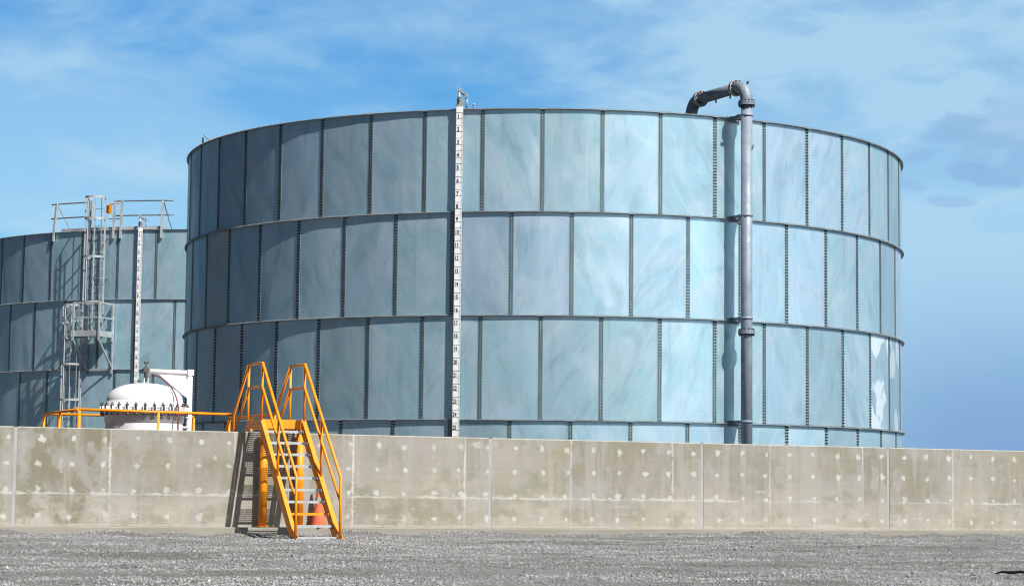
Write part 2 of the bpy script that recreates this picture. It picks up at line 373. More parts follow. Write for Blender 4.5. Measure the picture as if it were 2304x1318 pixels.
# ------------------------------------------------------------------ ground sheet
def build_ground():
    us = np.concatenate([[-3000, -1200, -500, -200, -90, -45, -25], np.arange(-14, 32, 0.11), [40, 60, 110, 220, 520, 1200, 3000]])
    vs = np.concatenate([[-3000, -1200, -500, -200, -100, -60, -30, -10, -3, -0.5, 0.0, 0.2], np.arange(0.35, 17, 0.09), [18.5, 21, 25, 30, 40, 60, 120, 400, 1500]])
    U, V = np.meshgrid(us, vs)
    Z = ground_z(U, V)
    near = ((V > 0.3) & (V < 18) & (U > -14) & (U < 32))
    b = (fbm(U * 0.5 + 40, V * 0.9 + 40, 5, 4) - 0.5) * 0.10 + (fbm(U * 3.0 + 60, V * 3.0 + 60, 9, 3) - 0.5) * 0.05
    lip = np.exp(-((V - 0.55) / 0.45) ** 2) * (fbm(U * 1.3 + 50, V * 1.0 + 50, 21, 4) - 0.42) * 0.24
    Z = Z + np.where(near, b + lip, 0)
    P = WA[None, None, :2] + U[..., None] * WT[:2] + V[..., None] * WN[:2]
    nv, nu = U.shape
    verts = np.concatenate([P, Z[..., None]], -1).reshape(-1, 3)
    i = np.arange(nv * nu).reshape(nv, nu)
    q = np.stack([i[:-1, :-1], i[:-1, 1:], i[1:, 1:], i[1:, :-1]], -1).reshape(-1, 4)
    me = bpy.data.meshes.new('ground')
    me.from_pydata(verts.tolist(), [], q.tolist()); me.polygons.foreach_set('use_smooth', [True] * len(me.polygons))
    if me.polygons[0].normal.z < 0: me.flip_normals()
    m = mat('gravel_ground', rough=0.95, spec=0.2); g = G(m); o = g.obj()
    a = g.noise(g.map(o, (0.18, 0.9, 1), (0, 0, -WANG)), 1.0, 5, 0.6, 0.4)
    vo = g.n('ShaderNodeTexVoronoi'); g.set(vo.inputs['Vector'], o); vo.inputs['Scale'].default_value = 34
    s = g.n('ShaderNodeSeparateColor'); g.set(s.inputs[0], vo.outputs['Color'])
    f = g.noise(o, 60, 4, 0.7)
    col = g.mix(g.ramp(a, 0.42, 0.68), (0.182, 0.181, 0.182), (0.112, 0.107, 0.101))
    col = g.mix(1.0, col, g.ramp(s.outputs[0], 0, 1, 0.72, 1.28), 'MULTIPLY')
    col = g.mix(g.ramp(f, 0.45, 0.7, 0, 0.4), col, (0.10, 0.098, 0.098))
    ln = g.n('ShaderNodeVectorMath', operation='DISTANCE'); g.set(ln.inputs[0], o); ln.inputs[1].default_value = (0, 45, 0)
    far_dark = g.mix(g.noise(o, 0.15, 4, 0.6), (0.035, 0.045, 0.018), (0.07, 0.065, 0.035))
    col = g.mix(g.ramp(ln.outputs['Value'], 62, 90), col, far_dark)      # unseen far ground made dark to cut bounce and tank reflections
    g.color(col)
    g.bump(g.math('ADD', g.math('MULTIPLY', vo.outputs['Distance'], -1.2), f), 0.6, 0.02)
    me.materials.append(m)
    ob = bpy.data.objects.new('ground', me); COL.objects.link(ob)
    tag(ob, 'grey gravel ground in front of the concrete wall', 'ground', kind='structure')
    return us, vs, Z
def build_gravel(us, vs, Z):
    n = 150000
    # area-uniform over the strip in view (camera-to-wall trapezoid, generously wider)
    v = RNG.uniform(0.42, 16.8, n * 2); u = RNG.uniform(-3.5, 27, n * 2)
    X = WA[0] + u * WT[0] + v * WN[0]; Y = WA[1] + u * WT[1] + v * WN[1]
    ok = (np.abs(X) < 0.27 * Y + 0.6) & (Y > 21.5)
    dens = 0.6 * fbm(u * 0.22 + 30, v * 1.5 + 30, 33, 3) + 0.4 * fbm(u * 1.1 + 30, v * 1.6 + 30, 43, 3) + 0.12 * np.exp(-v / 0.8)
    ok &= RNG.random(n * 2) < sstep(dens, 0.36, 0.60) * 0.8 + 0.2
    u, v = u[ok][:n], v[ok][:n]; k = len(u)
    iu = np.clip(np.searchsorted(us, u) - 1, 0, len(us) - 2); iv = np.clip(np.searchsorted(vs, v) - 1, 0, len(vs) - 2)
    fu = (u - us[iu]) / (us[iu + 1] - us[iu]); fv = (v - vs[iv]) / (vs[iv + 1] - vs[iv])
    z = (Z[iv, iu] * (1 - fu) + Z[iv, iu + 1] * fu) * (1 - fv) + (Z[iv + 1, iu] * (1 - fu) + Z[iv + 1, iu + 1] * fu) * fv
    r = 0.006 + 0.018 * RNG.random(k) ** 2.2
    big = RNG.random(k) < 0.03; r = np.where(big, r * 1.7, r)
    base = np.array([[1, 0, 0], [-1, 0, 0], [0, 1, 0], [0, -1, 0], [0, 0, 1], [0, 0, -1]], float)
    tri = np.array([[0, 2, 4], [2, 1, 4], [1, 3, 4], [3, 0, 4], [2, 0, 5], [1, 2, 5], [3, 1, 5], [0, 3, 5]])
    jit = base[None] * RNG.uniform(0.7, 1.25, (k, 6, 1)) + RNG.uniform(-0.35, 0.35, (k, 6, 3))
    jit *= np.stack([r * RNG.uniform(0.8, 1.5, k), r * RNG.uniform(0.8, 1.4, k), r * RNG.uniform(0.5, 1.0, k)], -1)[:, None]
    a = RNG.uniform(0, 6.283, k); ca, sa = np.cos(a), np.sin(a); tl = RNG.normal(0, 0.45, k); ct, st = np.cos(tl), np.sin(tl)
    x, y, zz = jit[..., 0], jit[..., 1], jit[..., 2]
    x, zz = x * ct[:, None] - zz * st[:, None], x * st[:, None] + zz * ct[:, None]
    x, y = x * ca[:, None] - y * sa[:, None], x * sa[:, None] + y * ca[:, None]
    P = WA[None, :] + u[:, None] * WT + v[:, None] * WN
    V = np.stack([x + P[:, 0:1], y + P[:, 1:2], zz + (z + r * 0.08)[:, None]], -1).reshape(-1, 3)
    Fc = (tri[None] + (np.arange(k) * 6)[:, None, None]).reshape(-1, 3)
    me = bpy.data.meshes.new('gravel')
    me.vertices.add(len(V)); me.vertices.foreach_set('co', V.ravel())
    me.loops.add(Fc.size); me.loops.foreach_set('vertex_index', Fc.ravel().astype(np.int32))
    me.polygons.add(len(Fc)); me.polygons.foreach_set('loop_start', np.arange(0, Fc.size, 3, dtype=np.int32))
    me.update(calc_edges=True); me.validate()
    t = np.clip(RNG.normal(0.190, 0.043, k), 0.06, 0.4); t *= 0.82 + 0.46 * sstep(dens[ok][:n], 0.36, 0.64)
    w = RNG.normal(0, 0.03, k)
    c = np.stack([t * (1.04 + w), t * 1.05, t * (1.07 - w), np.ones(k)], -1)
    at = me.color_attributes.new('tint', 'FLOAT_COLOR', 'POINT'); at.data.foreach_set('color', np.repeat(c, 6, 0).ravel())
    m = mat('gravel_stone', rough=0.85, spec=0.3); g = G(m); g.color(g.attr('tint')); me.materials.append(m)
    ob = bpy.data.objects.new('gravel', me); COL.objects.link(ob)
    tag(ob, 'loose grey crushed gravel strewn over the ground', 'gravel', kind='stuff')

# ------------------------------------------------------------------ concrete wall
JOINTS = [px_u(x) for x in (37, 1103, 1578, 1995)]
SEAMS = [px_u(x) for x in (250, 530, 795, 1046, 1284, 1512, 1730, 1938, 2140)]
def build_wall():
    SEAM_ALL = [SEAMS[0] - 4.88, SEAMS[0] - 2.44] + SEAMS + [SEAMS[-1] + 2.44, SEAMS[-1] + 4.88]
    m = mat('wall_concrete', rough=0.88, spec=0.25); g = G(m); o = g.obj()
    f = g.noise(o, 70, 4, 0.7); f2 = g.noise(o, 9, 4, 0.6)
    col = g.mix(1.0, g.attr('stain'), g.ramp(f, 0.25, 0.75, 0.84, 1.16), 'MULTIPLY')
    g.color(col); g.bump(g.math('ADD', g.math('MULTIPLY', f, 0.3), f2), 0.18, 0.02)
    root = empty('concrete_wall', wp(0, 0, -0.9), WANG, label='long pale concrete wall with white tie hole patches in front of the tanks', cat='wall')
    def local(u, v, z): return np.array([u, -v, z + 0.9])
    def colour(U, D):
        """U along the wall, D depth below its top"""
        a = fbm(U * 0.55 + 20, D * 1.1 + 20, 101, 5, 0.55); b = fbm(U * 1.7 + 11, D * 0.9 + 7, 131, 4, 0.55)
        st = fbm(U * 9 + 5, D * 0.8 + 3, 151, 3, 0.6)
        olive = np.array([0.375, 0.352, 0.270]); grey = np.array([0.430, 0.412, 0.360]); pale = np.array([0.545, 0.505, 0.425]); lav = np.array([0.46, 0.435, 0.40])
        t = sstep(a, 0.35, 0.68)[..., None]; C = olive * (1 - t) + grey * t
        t = (sstep(b, 0.5, 0.75) * 0.6)[..., None]; C = C * (1 - t) + lav * t
        t = (sstep(D + (a - 0.5) * 1.6 + (b - 0.5) * 0.8, 0.95, 1.85) * 0.85)[..., None]; C = C * (1 - t) + pale * t
        C = C * (1 + 0.16 * (st - 0.5))[..., None]
        mot = fbm(U * 14 + 3, D * 14 + 3, 171, 3, 0.6); C = C * (1 + 0.14 * (mot - 0.5))[..., None]
        # each form panel has its own cast
        rr = np.random.default_rng(5); bounds = sorted(SEAM_ALL + JOINTS)
        for i in range(len(bounds) - 1):
            k = rr.uniform(0.92, 1.06); kk = rr.uniform(-0.025, 0.02)
            for up in (True, False):
                k2 = k * rr.uniform(0.96, 1.05)
                msk = (U >= bounds[i]) & (U < bounds[i + 1]) & ((D < 1.225) if up else (D >= 1.225))
                C[msk] *= np.array([k2, k2, k2 * (1 + kk)])
        # darker algae-stained panel at the left, with pale scoured patches low down
        e = fbm(U * 2.3 + 9, D * 2.3 + 9, 201, 4, 0.6)
        msk = sstep(U, JOINTS[0] + 0.02, JOINTS[0] + 0.25) * (U < SEAMS[0]) * sstep(D + (e - 0.5) * 0.9, 1.72, 1.45)
        t = (msk * 0.75)[..., None]; C = C * (1 - t) + np.array([0.285, 0.265, 0.185]) * t
        msk = ((U > JOINTS[0]) & (U < SEAMS[0]) & (D > 1.22)) * sstep(e, 0.50, 0.60); t = (msk * 0.7)[..., None]; C = C * (1 - t) + np.array([0.56, 0.54, 0.49]) * t
        # lavender-grey and greenish clouding, vertical wash marks, board streaks
        c1_ = fbm(U * 2.6 + 31, D * 1.7 + 31, 221, 4, 0.6); c2_ = fbm(U * 2.1 + 61, D * 2.6 + 11, 231, 4, 0.6)
        t = (sstep(c1_, 0.52, 0.68) * 0.75)[..., None]; C = C * (1 - t) + np.array([0.47, 0.445, 0.425]) * t
        t = (sstep(c2_, 0.54, 0.70) * 0.55)[..., None]; C = C * (1 - t) + np.array([0.345, 0.340, 0.255]) * t
        vw = fbm(U * 4.5 + 13, D * 0.35 + 3, 241, 4, 0.6); t = (sstep(vw, 0.54, 0.70) * 0.52)[..., None]; C = C * (1 - t) + np.array([0.53, 0.51, 0.47]) * t
        hb = fbm(U * 0.7 + 17, D * 16 + 3, 251, 3, 0.6); C = C * (1 + 0.10 * (hb - 0.5))[..., None]
        white = np.array([0.74, 0.735, 0.71])
        def put(w, c=white):
            nonlocal C
            w = np.clip(w, 0, 1)[..., None]; C = C * (1 - w) + c * w
        rag = fbm(U * 22 + 1, D * 22 + 1, 301, 3, 0.6)
        # horizontal form seam
        amt = sstep(fbm(U * 1.1 + 2, D * 0 + 4, 311, 3), 0.25, 0.62)
        rg2 = fbm(U * 7 + 3, D * 30 + 5, 341, 4, 0.65)
        put(sstep(0.036 * np.clip(rg2 * 2.4 - 0.75, 0, 1.2) + 0.005 - np.abs(D - 1.222 + 0.020 * (rg2 - 0.5)), 0.0, 0.010) * (0.12 + 0.62 * amt))
        put(sstep(0.030 * np.clip(rg2 * 2 - 0.4, 0.2, 1.2) - np.abs(D - 1.800), 0.0, 0.012) * 0.75, np.array([0.66, 0.61, 0.52]))  # pale line painted at the base for the footing's sunlit top edge
        put(sstep(rag, 0.5, 0.75) * sstep(np.abs(D - 1.20), 0.10, 0.0) * amt * 0.45)
        # vertical form seams
        for i, s in enumerate(SEAM_ALL):
            amt = sstep(fbm(D * 1.3 + 7 * i, U * 0 + 3, 321 + i, 3), 0.30, 0.6)
            strong = 1.0 if i in (2, 4, 5) else 0.7
            put(sstep(0.034 * rag * 1.6 - np.abs(U - s + 0.012 * (rag - 0.5)), 0.0, 0.014) * (0.25 + 0.65 * amt) * strong)
        # tie-hole patches
        rr = np.random.default_rng(77)
        for s in SEAM_ALL:
            for k in range(4):
                for di, d0 in enumerate((0.205, 0.675, 1.155, 1.635)):
                    u0 = s - 0.10 + 0.61 * k + rr.normal(0, 0.018); dd = d0 + rr.normal(0, 0.014); r = rr.uniform(0.038, 0.060) * (1.0 if di < 3 else 0.95)
                    sx, sy = rr.uniform(0.8, 1.25), rr.uniform(0.85, 1.3); al = rr.uniform(0.62, 1.0)
                    msk = (np.abs(U - u0) < 0.25) & (np.abs(D - dd) < 0.45)
                    if not msk.any(): continue
                    uu, d2 = U[msk] - u0, D[msk] - dd
                    rad = np.sqrt((uu / sx) ** 2 + (d2 / sy) ** 2); n1 = rag[msk]
                    th = np.arctan2(d2, uu); star = 0.96 + 0.06 * np.sin(th * rr.integers(2, 5) + rr.uniform(0, 6)) + 0.04 * np.sin(th * rr.integers(5, 9) + rr.uniform(0, 6))
                    w = sstep(r * star * (0.30 + 1.5 * n1) - rad, -0.006, 0.009) * al
                    drip = (np.abs(uu) < 0.035) * (d2 > 0) * sstep(d2, 0.42, 0.02) * 0.20 * rr.random()
                    w = np.clip(np.maximum(w, drip), 0, 1)[..., None]; C[msk] = C[msk] * (1 - w) + white * w
        # extra repair smears: (photo column, depth, half-width, half-height)
        for (x, d, hw, hh, al) in ((1072, 0.15, 0.11, 0.10, 0.95), (485, 0.52, 0.05, 0.05, 0.9), (1708, 1.02, 0.12, 0.035, 0.8), (2020, 1.66, 0.12, 0.14, 0.85), (1965, 0.75, 0.14, 0.34, 0.45),
                                   (1860, 1.76, 0.30, 0.05, 0.8), (95, 1.72, 0.42, 0.08, 0.7), (150, 1.62, 0.25, 0.12, 0.5), (225, 1.40, 0.18, 0.25, 0.5), (141, 0.72, 0.05, 0.20, 0.6), (60, 0.60, 0.10, 0.55, 0.30),
                                   (1590, 1.78, 0.25, 0.03, 0.7), (1390, 1.36, 0.30, 0.018, 0.6), (1130, 1.62, 0.10, 0.07, 0.6), (1105, 0.55, 0.05, 0.4, 0.3), (2250, 1.45, 0.6, 0.25, 0.35), (820, 1.78, 0.5, 0.02, 0.6)):
            u0 = px_u(x); rad = np.sqrt(((U - u0) / hw) ** 2 + ((D - d) / hh) ** 2)
            put(sstep(1.0 + (rag - 0.5) * 1.5 + (e - 0.5) - rad, 0.0, 0.35) * al, np.array([0.60, 0.58, 0.54]))
        wz = fbm(U * 3.3 + 71, D * 6.0 + 9, 351, 4, 0.65); put(sstep(wz, 0.56, 0.66) * sstep(D, 1.05, 1.5) * 0.42, np.array([0.60, 0.57, 0.52]))
        sp = vnoise(U * 30 + 5, D * 30 + 9, 361); put((sp > 0.955) * sstep(e, 0.45, 0.6) * 0.6)
        # faint arced scuffs
        put(sstep(0.012 - np.abs(D - 1.60 - 0.10 * np.sin(U * 0.9)), 0, 0.008) * sstep(e, 0.52, 0.62) * 0.4)
        # dark pores
        por = vnoise(U * 45, D * 45, 401); put((por > 0.965) * 0.45, np.array([0.17, 0.16, 0.14]))
        L_ = C.mean(-1, keepdims=True)
        return (L_ + (C - L_) * 0.95) * 0.575
    edges = [-9.0] + JOINTS + [JOINTS[-1] + 8.8, JOINTS[-1] + 17.6]
    for i in range(len(edges) - 1):
        g0 = 0.034
        ua, ub = edges[i] + (g0 if i else 0), edges[i + 1] - (g0 if i < len(edges) - 2 else 0)
        vis = ub > -1.5 and ua < 26
        step = 0.014 if vis else 0.1
        us = np.linspace(ua, ub, int((ub - ua) / step) + 1)
        D = np.concatenate([np.linspace(0.018, 1.90, 135 if vis else 20)])
        U, DD = np.meshgrid(us, D); top = wall_top(U)
        wav = (fbm(U * 0.8 + 15, DD * 0.8 + 15, 501, 3) - 0.5) * 0.012
        Pf = np.stack([U, -wav, top - DD + 0.9], -1)
        nv, nu = U.shape
        V = [Pf.reshape(-1, 3)]; C = [colour(U, DD).reshape(-1, 3)]
        idx = np.arange(nv * nu).reshape(nv, nu)
        q = np.stack([idx[:-1, :-1], idx[1:, :-1], idx[1:, 1:], idx[:-1, 1:]], -1).reshape(-1, 4).tolist()
        # chamfer, top, back, bottom rows
        chip = (fbm(us * 3.1 + 4, us * 0 + 2, 601, 4) - 0.5) * 0.012
        rows = [np.stack([us, us * 0 + 0.018 + chip * 0.3, wall_top(us) + 0.9 + 0 * us], -1),
                np.stack([us, us * 0 + 0.25, wall_top(us) + 0.9], -1),
                np.stack([us, us * 0 + 0.25, us * 0 + 0.0], -1)]
        base = nv * nu; prev = idx[0]
        for rI, rw in enumerate(rows):
            V.append(rw); cc_ = np.tile(np.array([[0.36, 0.34, 0.30]]), (nu, 1)); cc_ *= (0.9 + 0.2 * fbm(us * 2 + 9, us * 0 + rI, 611, 3))[:, None]; C.append(cc_)
            cur = base + np.arange(nu); base += nu
            q += np.stack([prev[:-1], prev[1:], cur[1:], cur[:-1]], -1).tolist(); prev = cur
        V = np.concatenate(V); C = np.concatenate(C)
        # ends
        q.append([int(idx[0, 0])] + [int(nv * nu + k * nu) for k in range(3)] + [int(x) for x in idx[::-1, 0][:-1]])
        q.append(([int(idx[0, -1])] + [int(nv * nu + k * nu + nu - 1) for k in range(3)] + [int(x) for x in idx[::-1, -1][:-1]])[::-1])
        me = bpy.data.meshes.new('wall_panel'); me.from_pydata(V.tolist(), [], q); me.materials.append(m)
        at = me.color_attributes.new('stain', 'FLOAT_COLOR', 'POINT'); at.data.foreach_set('color', np.concatenate([C, np.ones((len(C), 1))], 1).ravel())
        ob = bpy.data.objects.new('wall_panel', me); COL.objects.link(ob); ob.parent = root
    for u in edges[1:-1]:
        b = MB(); t = wall_top(u) + 0.9
        b.box((u, 0.123, t / 2 - 0.006), (0.066, 0.235, t - 0.012)); b.build('joint_sealant', M_caulk, root)
    # footing
    us = np.arange(-9, 38, 0.25); b = MB(); V = []; prof = []
    for k, (v, dz) in enumerate(((0.012, 0.0), (0.435, 0.0), (0.45, -0.012), (0.45, -0.6))):
        for u in us: V.append(local(u, v + (0.006 * math.sin(u * 1.7) if k else 0), ledge_z(u) + dz + 0.004 * math.sin(u * 2.3)))
    n = len(us); Fs = [(k * n + i, (k + 1) * n + i, (k + 1) * n + i + 1, k * n + i + 1) for k in range(3) for i in range(n - 1)]
    b.add(V, Fs)
    mf = mat('footing_concrete', rough=0.9, spec=0.25); g = G(mf); o = g.obj()
    a = g.noise(g.map(o, (0.6, 1, 2)), 1.2, 4, 0.6); f = g.noise(o, 40, 4, 0.65)
    col = g.mix(g.ramp(a, 0.35, 0.7), (0.225, 0.212, 0.180), (0.265, 0.252, 0.222)); g.color(g.mix(g.ramp(f, 0.45, 0.75, 0, 0.35), col, (0.20, 0.18, 0.14))); g.bump(f, 0.2, 0.01)
    b.build('footing', mf, root)
    return root

# ------------------------------------------------------------------ bolted steel tanks
TR, RING = 9.9136, 2.44
NP = 44; STEP = 2 * math.pi / NP
def cylp(r, a, z):   # a = angle from the side facing the camera (-Y), positive to the right
    return np.array([r * math.sin(a), -r * math.cos(a), z])
def make_tank(name, loc, rims, seam0, arange, label, tones=None, seed=1):
    """loc = centre at the base; rims = heights of the ring flanges above base"""
    rr = random.Random(seed)
    root = empty(name, loc, 0, label=label, cat='storage tank')
    H = rims[0]; nr = len(rims)
    for k in range(nr - 1):
        z1, z0 = rims[k], rims[k + 1]
        off = seam0 + (STEP / 2 if k % 2 else 0)
        i0 = math.ceil((arange[0] - off) / STEP); i1 = math.floor((arange[1] - off) / STEP)
        prev_hue = 0.5
        for i in range(i0, i1):
            a0, a1 = off + i * STEP, off + (i + 1) * STEP
            nx, nz = 10, 16; V = []; UV = []
            du, dv = rr.uniform(0, 60), rr.uniform(0, 60)
            ph = [rr.uniform(0, 6.28) for _ in range(4)]; am = rr.uniform(0.0015, 0.0045)
            for iz in range(nz + 1):
                for ix in range(nx + 1):
                    s, t = ix / nx, iz / nz
                    edge = min(1, 6 * s, 6 * (1 - s)) * min(1, 8 * t, 8 * (1 - t))
                    d = am * edge * (math.sin(3.1 * s * 2 + ph[0] + 2 * t) + math.sin(5.2 * t + ph[1]) * math.cos(2.4 * s + ph[2]))
                    V.append(cylp(TR + d, a0 + (a1 - a0) * s, z0 + (z1 - z0) * t)); UV.append((du + s * 1.42, dv + t * RING))
            b = MB(); b.add(V, [(r * (nx + 1) + c, r * (nx + 1) + c + 1, (r + 1) * (nx + 1) + c + 1, (r + 1) * (nx + 1) + c) for r in range(nz) for c in range(nx)], 0, True)
            o = b.build('wall_panel', M_panel, root, UV)
            o['tone'] = rr.uniform(0.84, 1.08); o['hue'] = min(1, max(0, rr.gauss(0.50, 0.24))); o['slope'] = R_(rr.choice((-28, -32, 24, 30, -20, 5)) + rr.uniform(-6, 6))
            mid = math.degrees((a0 + a1) / 2); o['warm'] = 0.0; o['painted_glint'] = 0.0
            if seed == 3 and k == 1 and -62 < mid < -53.5: o['warm'] = 0.42
            if seed == 3 and k == 2 and -66 < mid < -50: o['warm'] = 0.22
            if seed == 3 and k == 2 and 55 < mid < 73: o['painted_glint'] = 0.9  # panels that get the painted white reflections
            # the lapped seam on this panel's left edge: strip and two rows of bolts
            sb = MB(); w = 0.053 / TR
            Vs = [cylp(TR + 0.003, a0 - w, z0), cylp(TR + 0.003, a0 + w, z0), cylp(TR + 0.003, a0 + w, z1), cylp(TR + 0.003, a0 - w, z1),
                  cylp(TR - 0.004, a0 - w, z0), cylp(TR - 0.004, a0 + w, z0), cylp(TR - 0.004, a0 + w, z1), cylp(TR - 0.004, a0 - w, z1)]
            sb.add(Vs, [(0, 1, 2, 3), (0, 3, 7, 4), (1, 5, 6, 2)], 0)
            nb = 34
            for q in range(nb):
                z = z0 + 0.04 + (z1 - z0 - 0.08) * q / (nb - 1)
                for sgn in (-1, 1):
                    a = a0 + sgn * 0.027 / TR; n = cylp(1, a, 0)
                    sb.bolt(cylp(TR + 0.003, a, z), n, 0.0188, 0.018 + rr.uniform(0, 0.006), 1)
            sb.build('bolted_seam', [M_seam, M_dark], o)
    # rest of the shell (the side turned away)
    b = MB(); off0 = seam0 + math.floor((arange[1] - seam0) / STEP) * STEP; span = 2 * math.pi - (arange[1] - arange[0]) + 2 * STEP
    n = 60; V = [cylp(TR - 0.012, off0 - STEP + span * j / n, z) for z in (rims[-1], H) for j in range(n + 1)]
    b.add(V, [(j, j + 1, n + 2 + j, n + 1 + j) for j in range(n)], 0, True)
    V = [cylp(TR - 0.05, 2 * math.pi * j / 88, z) for z in (rims[-1], H - 0.003) for j in range(88)]
    b.add(V, [(j, 88 + j, 88 + (j + 1) % 88, (j + 1) % 88) for j in range(88)], 0, True)
    b.build('shell', M_inner, root)
    for k, z in enumerate(rims[:-1]):
        b = MB(); n = 176; w = 0.070
        prof = [(TR - 0.052, z - 0.005), (TR + w, z - 0.005), (TR + w, z + 0.005), (TR - 0.052, z + 0.005)]
        V = [cylp(r, 2 * math.pi * j / n, zz) for (r, zz) in prof for j in range(n)]
        Fs = [(p * n + j, p * n + (j + 1) % n, ((p + 1) % 4) * n + (j + 1) % n, ((p + 1) % 4) * n + j) for p in range(4) for j in range(n)]
        b.add(V, Fs, 0)
        # flange splice plates near the seams
        nb = int((arange[1] - arange[0]) * TR / 0.052)
        for q in range(nb):
            a = arange[0] + (arange[1] - arange[0]) * q / nb
            p = cylp(TR + 0.042, a, z + 0.005); b.bolt(p, (0, 0, 1), 0.0115, 0.020 + rr.uniform(0, 0.012), 1)
            p = cylp(TR + 0.042, a, z - 0.005); b.bolt(p, (0, 0, -1), 0.0115, 0.016, 1)
        off = seam0 + (STEP / 2 if k % 2 else 0)
        for i in range(math.ceil((arange[0] - off) / STEP), math.floor((arange[1] - off) / STEP) + 1):
            a = off + i * STEP; t = np.array([math.cos(a), math.sin(a), 0]); nn = cylp(1, a, 0)
            b.box(cylp(TR + 0.036, a, z - 0.012), (0.16, 0.066, 0.010), [t, nn, (0, 0, 1)])
        b.build('ring_flange', [M_flange, M_bolt2], root)
    return root

# ------------------------------------------------------------------ level gauges
def text_mesh(txt, size):
    cu = bpy.data.curves.new('numeral', 'FONT'); cu.body = txt; cu.size = size; cu.align_x = 'CENTER'; cu.align_y = 'CENTER'; cu.offset = 0.004; cu.resolution_u = 3
    o = bpy.data.objects.new('numeral', cu); COL.objects.link(o); bpy.context.view_layer.update()
    me = bpy.data.meshes.new_from_object(o.evaluated_get(bpy.context.evaluated_depsgraph_get()))
    V = np.array([v.co[:] for v in me.vertices]); Fs = [list(p.vertices) for p in me.polygons]
    bpy.data.objects.remove(o); bpy.data.curves.remove(cu); bpy.data.meshes.remove(me)
    return V, Fs
def make_gauge(tank_loc, ang, z_rim, z_one, nmax, zbot, label):
    """white board with a foot scale; local x along the tank's tangent, -y outward"""
    root = empty('level_gauge', np.array(tank_loc) + cylp(TR, ang, zbot - tank_loc[2]), ang, label=label, cat='gauge', group='white level gauges on the tanks')
    Z = lambda z: z - zbot
    b = MB(); hw = 0.082; so = 0.175; ztop = z_rim + 0.045
    b.box((0, -so + 0.004, (Z(ztop)) / 2), (2 * hw, 0.008, Z(ztop)))
    ft = 0.3048; z = z_one + 0.097
    while z > zbot + 0.1:
        b.box((0, -so - 0.0015, Z(z)), (2 * hw, 0.003, 0.008), mat=1)
        for k in range(1, 5):
            b.box((hw - 0.018, -so - 0.0015, Z(z - k * ft / 10)), (0.036, 0.003, 0.004), mat=1)
        z -= ft / 2
    board = b.build('scale_board', [M_gauge, M_black], root)
    b = MB()
    b.box((0, -so + 0.028, Z(ztop + 0.20) / 2), (2 * hw - 0.012, 0.038, Z(ztop + 0.20)))
    b.box((0, -so / 2 + 0.025, Z(z_rim) - 0.15), (0.06, so - 0.055, 0.03))
    for z in np.arange(zbot + 0.5, z_rim - 0.5, 1.22): b.box((0, -so / 2 + 0.0235, Z(z)), (0.06, so - 0.052, 0.03))
    b.build('backing_channel', M_steel, root)
    # pulley elbow over the rim
    b = MB(); t = Z(ztop)
    b.tube([(-0.01, -so - 0.02, t + 0.13), (-0.01, -so - 0.02, t + 0.34)], 0.026, 10)
    b.tube([(-0.01, -so - 0.02, t + 0.20), (-0.01, -so - 0.02, t + 0.26)], 0.038, 10)
    b.tube([(-0.01, -so - 0.02, t + 0.34), (-0.012, -so + 0.02, t + 0.40), (0.0, -so + 0.10, t + 0.37), (0.05, 0.05, t + 0.33)], 0.032, 10)
    b.box((-0.012, -so + 0.0, t + 0.41), (0.07, 0.09, 0.08))
    b.tube([(0.10, 0.10, t - 0.02), (0.10, 0.10, t + 0.30)], 0.026, 10); b.box((0.10, 0.09, t + 0.30), (0.055, 0.10, 0.10))
    b.build('pulley_head', M_flw, root)
    b = MB(); ft = 0.3048; y = -so - 0.003
    for n in range(1, nmax + 1):
        V, Fs = text_mesh(str(n), 0.135)
        V = np.stack([V[:, 0] * (0.85 if n < 10 else 0.70) - 0.030, np.full(len(V), y), V[:, 1] + Z(z_one - ft * (n - 1))], -1)
        d = MB(); d.add(V, Fs); d.build('numeral', M_black, board)
    return root

# ------------------------------------------------------------------ main assembly
ZB = -0.87
MAIN = (0.8699, 59.0717, ZB); LEFT = (-11.15, 82.92, ZB)
us_, vs_, Z_ = build_ground()
build_gravel(us_, vs_, Z_)
build_wall()
RM = [8.8933 - RING * k - ZB for k in range(4)] + [0.0]
RL = [8.8246 - RING * k - ZB for k in range(4)] + [0.0]
# the side facing the camera is straight along -Y of each tank as the angles were measured
make_tank('storage_tank', MAIN, RM, R_(-1.08), (R_(-84), R_(84)), 'large nearer bolted galvanised steel tank with the grey pipe rising up its right side', seed=3)
make_tank('storage_tank', LEFT, RL, R_(-5.0 - 2.2), (R_(-62), R_(22)), 'farther bolted galvanised steel tank at the left with the caged ladder on it', seed=8)
make_gauge(MAIN, R_(-12.3), 8.8933, 8.70, 28, -0.3, 'tall white scale board numbered 1 to 26 in black, fixed to the nearer tank')
make_gauge(LEFT, R_(-10.35), 8.8246, 8.63, 28, -0.3, 'white numbered scale board on the farther tank, its foot hidden behind the white vessel')

